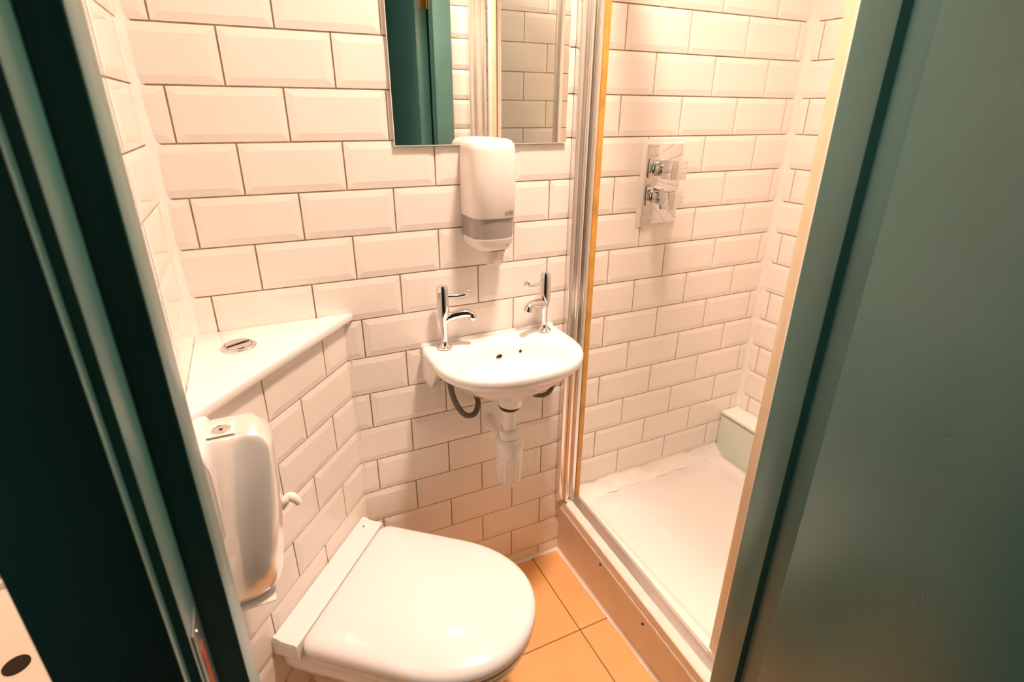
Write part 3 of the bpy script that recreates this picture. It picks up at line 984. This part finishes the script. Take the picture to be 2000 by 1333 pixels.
shift(along('threshold', [(0.930, zf - 0.006), (0.962, zf - 0.004), (0.962, zf + 0.014), (0.958, zf + 0.019), (0.949, zf + 0.020), (0.9475, zf + 0.0185), (0.934, zf + 0.004), (0.930, zf + 0.003)],
            [(0.9200, zn - 0.008), (0.946, zn - 0.004), (0.946, zn + 0.022), (0.942, zn + 0.026), (0.934, zn + 0.027), (0.9325, zn + 0.0255), (0.922, zn + 0.004), (0.9200, zn + 0.003)], 'alu', bd), bd)
shift(box('top_rail', (0.915, 0.965, YF + 0.006, -0.006, PT - 0.002, PT + 0.035), 'alu', bd, bevel=0.002), bd)


def leaf(a, b):
    """one glazed leaf from plan point a to b"""
    a, b = Vector((*a, 0)), Vector((*b, 0))
    d = b - a
    L = d.length
    mm = Matrix.Translation((a.x, a.y, 0)) @ Matrix.Rotation(math.atan2(d.y, d.x), 4, 'Z')
    z0, z1 = ZO - 1.142, PT - 0.01
    g = shift(box('glass_leaf', (0.008, L - 0.008, -0.002, 0.002, z0 + 0.012, z1 - 0.012), 'glass', bd, mtx=mm), bd)
    for dims, mt in (((0, 0.016, -0.010, 0.010, z0, z1), 'alu'), ((L - 0.016, L, -0.010, 0.010, z0, z1), 'alu'), ((0.016, L - 0.016, -0.006, 0.006, z0, z0 + 0.014), 'alu'), ((0.016, L - 0.016, -0.006, 0.006, z1 - 0.014, z1), 'alu')):
        shift(box('leaf_frame', dims, mt, g, bevel=0.0015, mtx=mm), bd)
    return g


leaf((0.975, -0.835), (1.268, -0.765))
g2 = leaf((1.268, -0.745), (0.962, -0.672))
shift(box('door_seal', (0.9475, 0.957, -0.678, -0.655, ZO - 1.150, PT - 0.01), 'cream_seal', bd, bevel=0.002), bd)
shift(box('closing_profile', (0.9425, 0.957, -0.698, -0.678, ZO - 1.150, PT - 0.01), 'white_plastic', bd, bevel=0.002), bd)

# ------------------------------------------------------------------ ceiling fitting (above the picture)
cl = empty('ceiling_light', (LAMP[0], LAMP[1], CEIL))
tag(cl, 'round ceiling light over the washroom', 'ceiling light')
lathe('rim', (0, 0, 0), [(0.0001, 0), (0.13, 0), (0.135, -0.01), (0.13, -0.028), (0.112, -0.030), (0.108, -0.02), (0.0001, -0.02)], 'white_plastic', cl, n=48)
lathe('diffuser', (0, 0, 0), [(0.107, -0.018), (0.107, -0.024), (0.09, -0.026), (0.0001, -0.026)], 'lamp_glass', cl, n=48)
area_light('lamp', (0, 0, -0.034), 0.20, LAMP_W, LAMP_COL, parent=cl, spread=115)

# ------------------------------------------------------------------ neighbouring basin at the lower left edge
nb = empty('neighbour_basin', (-0.28, -0.47, ZO - 0.55))
tag(nb, 'cream basin with an empty tap hole at the lower left edge', 'basin')
rings = [rrect(-0.20, 0.19, -0.30, -0.003, 0.05, -0.12), rrect(-0.215, 0.197, -0.31, -0.002, 0.05, -0.03), rrect(-0.215, 0.197, -0.31, -0.002, 0.05, -0.006), rrect(-0.211, 0.193, -0.306, -0.003, 0.047, 0.0),
         rrect(-0.20, 0.185, -0.298, -0.012, 0.045, 0.001), rrect(-0.185, -0.02, -0.27, -0.10, 0.05, -0.001), rrect(-0.18, -0.025, -0.265, -0.105, 0.05, -0.01), rrect(-0.15, -0.05, -0.23, -0.14, 0.04, -0.07)]
loft('body', rings, 'ceramic', nb, angle=60)
box('upstand', (-0.21, 0.192, -0.014, -0.002, -0.005, 0.014), 'ceramic', nb, bevel=0.005, seg=3)
lathe('tap_hole', (0.047, -0.160, 0.0008), [(0.0001, 0), (0.0135, 0), (0.0135, 0.0008), (0.0001, 0.0008)], 'hole', nb, n=28)
lobby_fill = empty('ceiling_light', (-0.62, -1.06, CEIL))  # added fill lamp and rim, out of view, lifting the teal door face
tag(lobby_fill, 'unseen lobby fill lamp added to lighten the open door', 'ceiling light')
lathe('rim', (0, 0, 0), [(0.0001, 0), (0.09, 0), (0.094, -0.008), (0.088, -0.02), (0.0001, -0.02)], 'white_plastic', lobby_fill, n=32)
area_light('lamp', (0, 0, -0.026), 0.14, 8.5, (0.88, 1.0, 0.93), parent=lobby_fill)
nl2 = empty('ceiling_light', (-0.42, -0.62, CEIL))
tag(nl2, 'round ceiling light over the neighbouring basin', 'ceiling light')
lathe('rim', (0, 0, 0), [(0.0001, 0), (0.07, 0), (0.074, -0.008), (0.068, -0.02), (0.0001, -0.02)], 'white_plastic', nl2, n=32)
area_light('lamp', (0, 0, -0.026), 0.10, 2.6, (1.0, 0.46, 0.20), parent=nl2, spread=50)
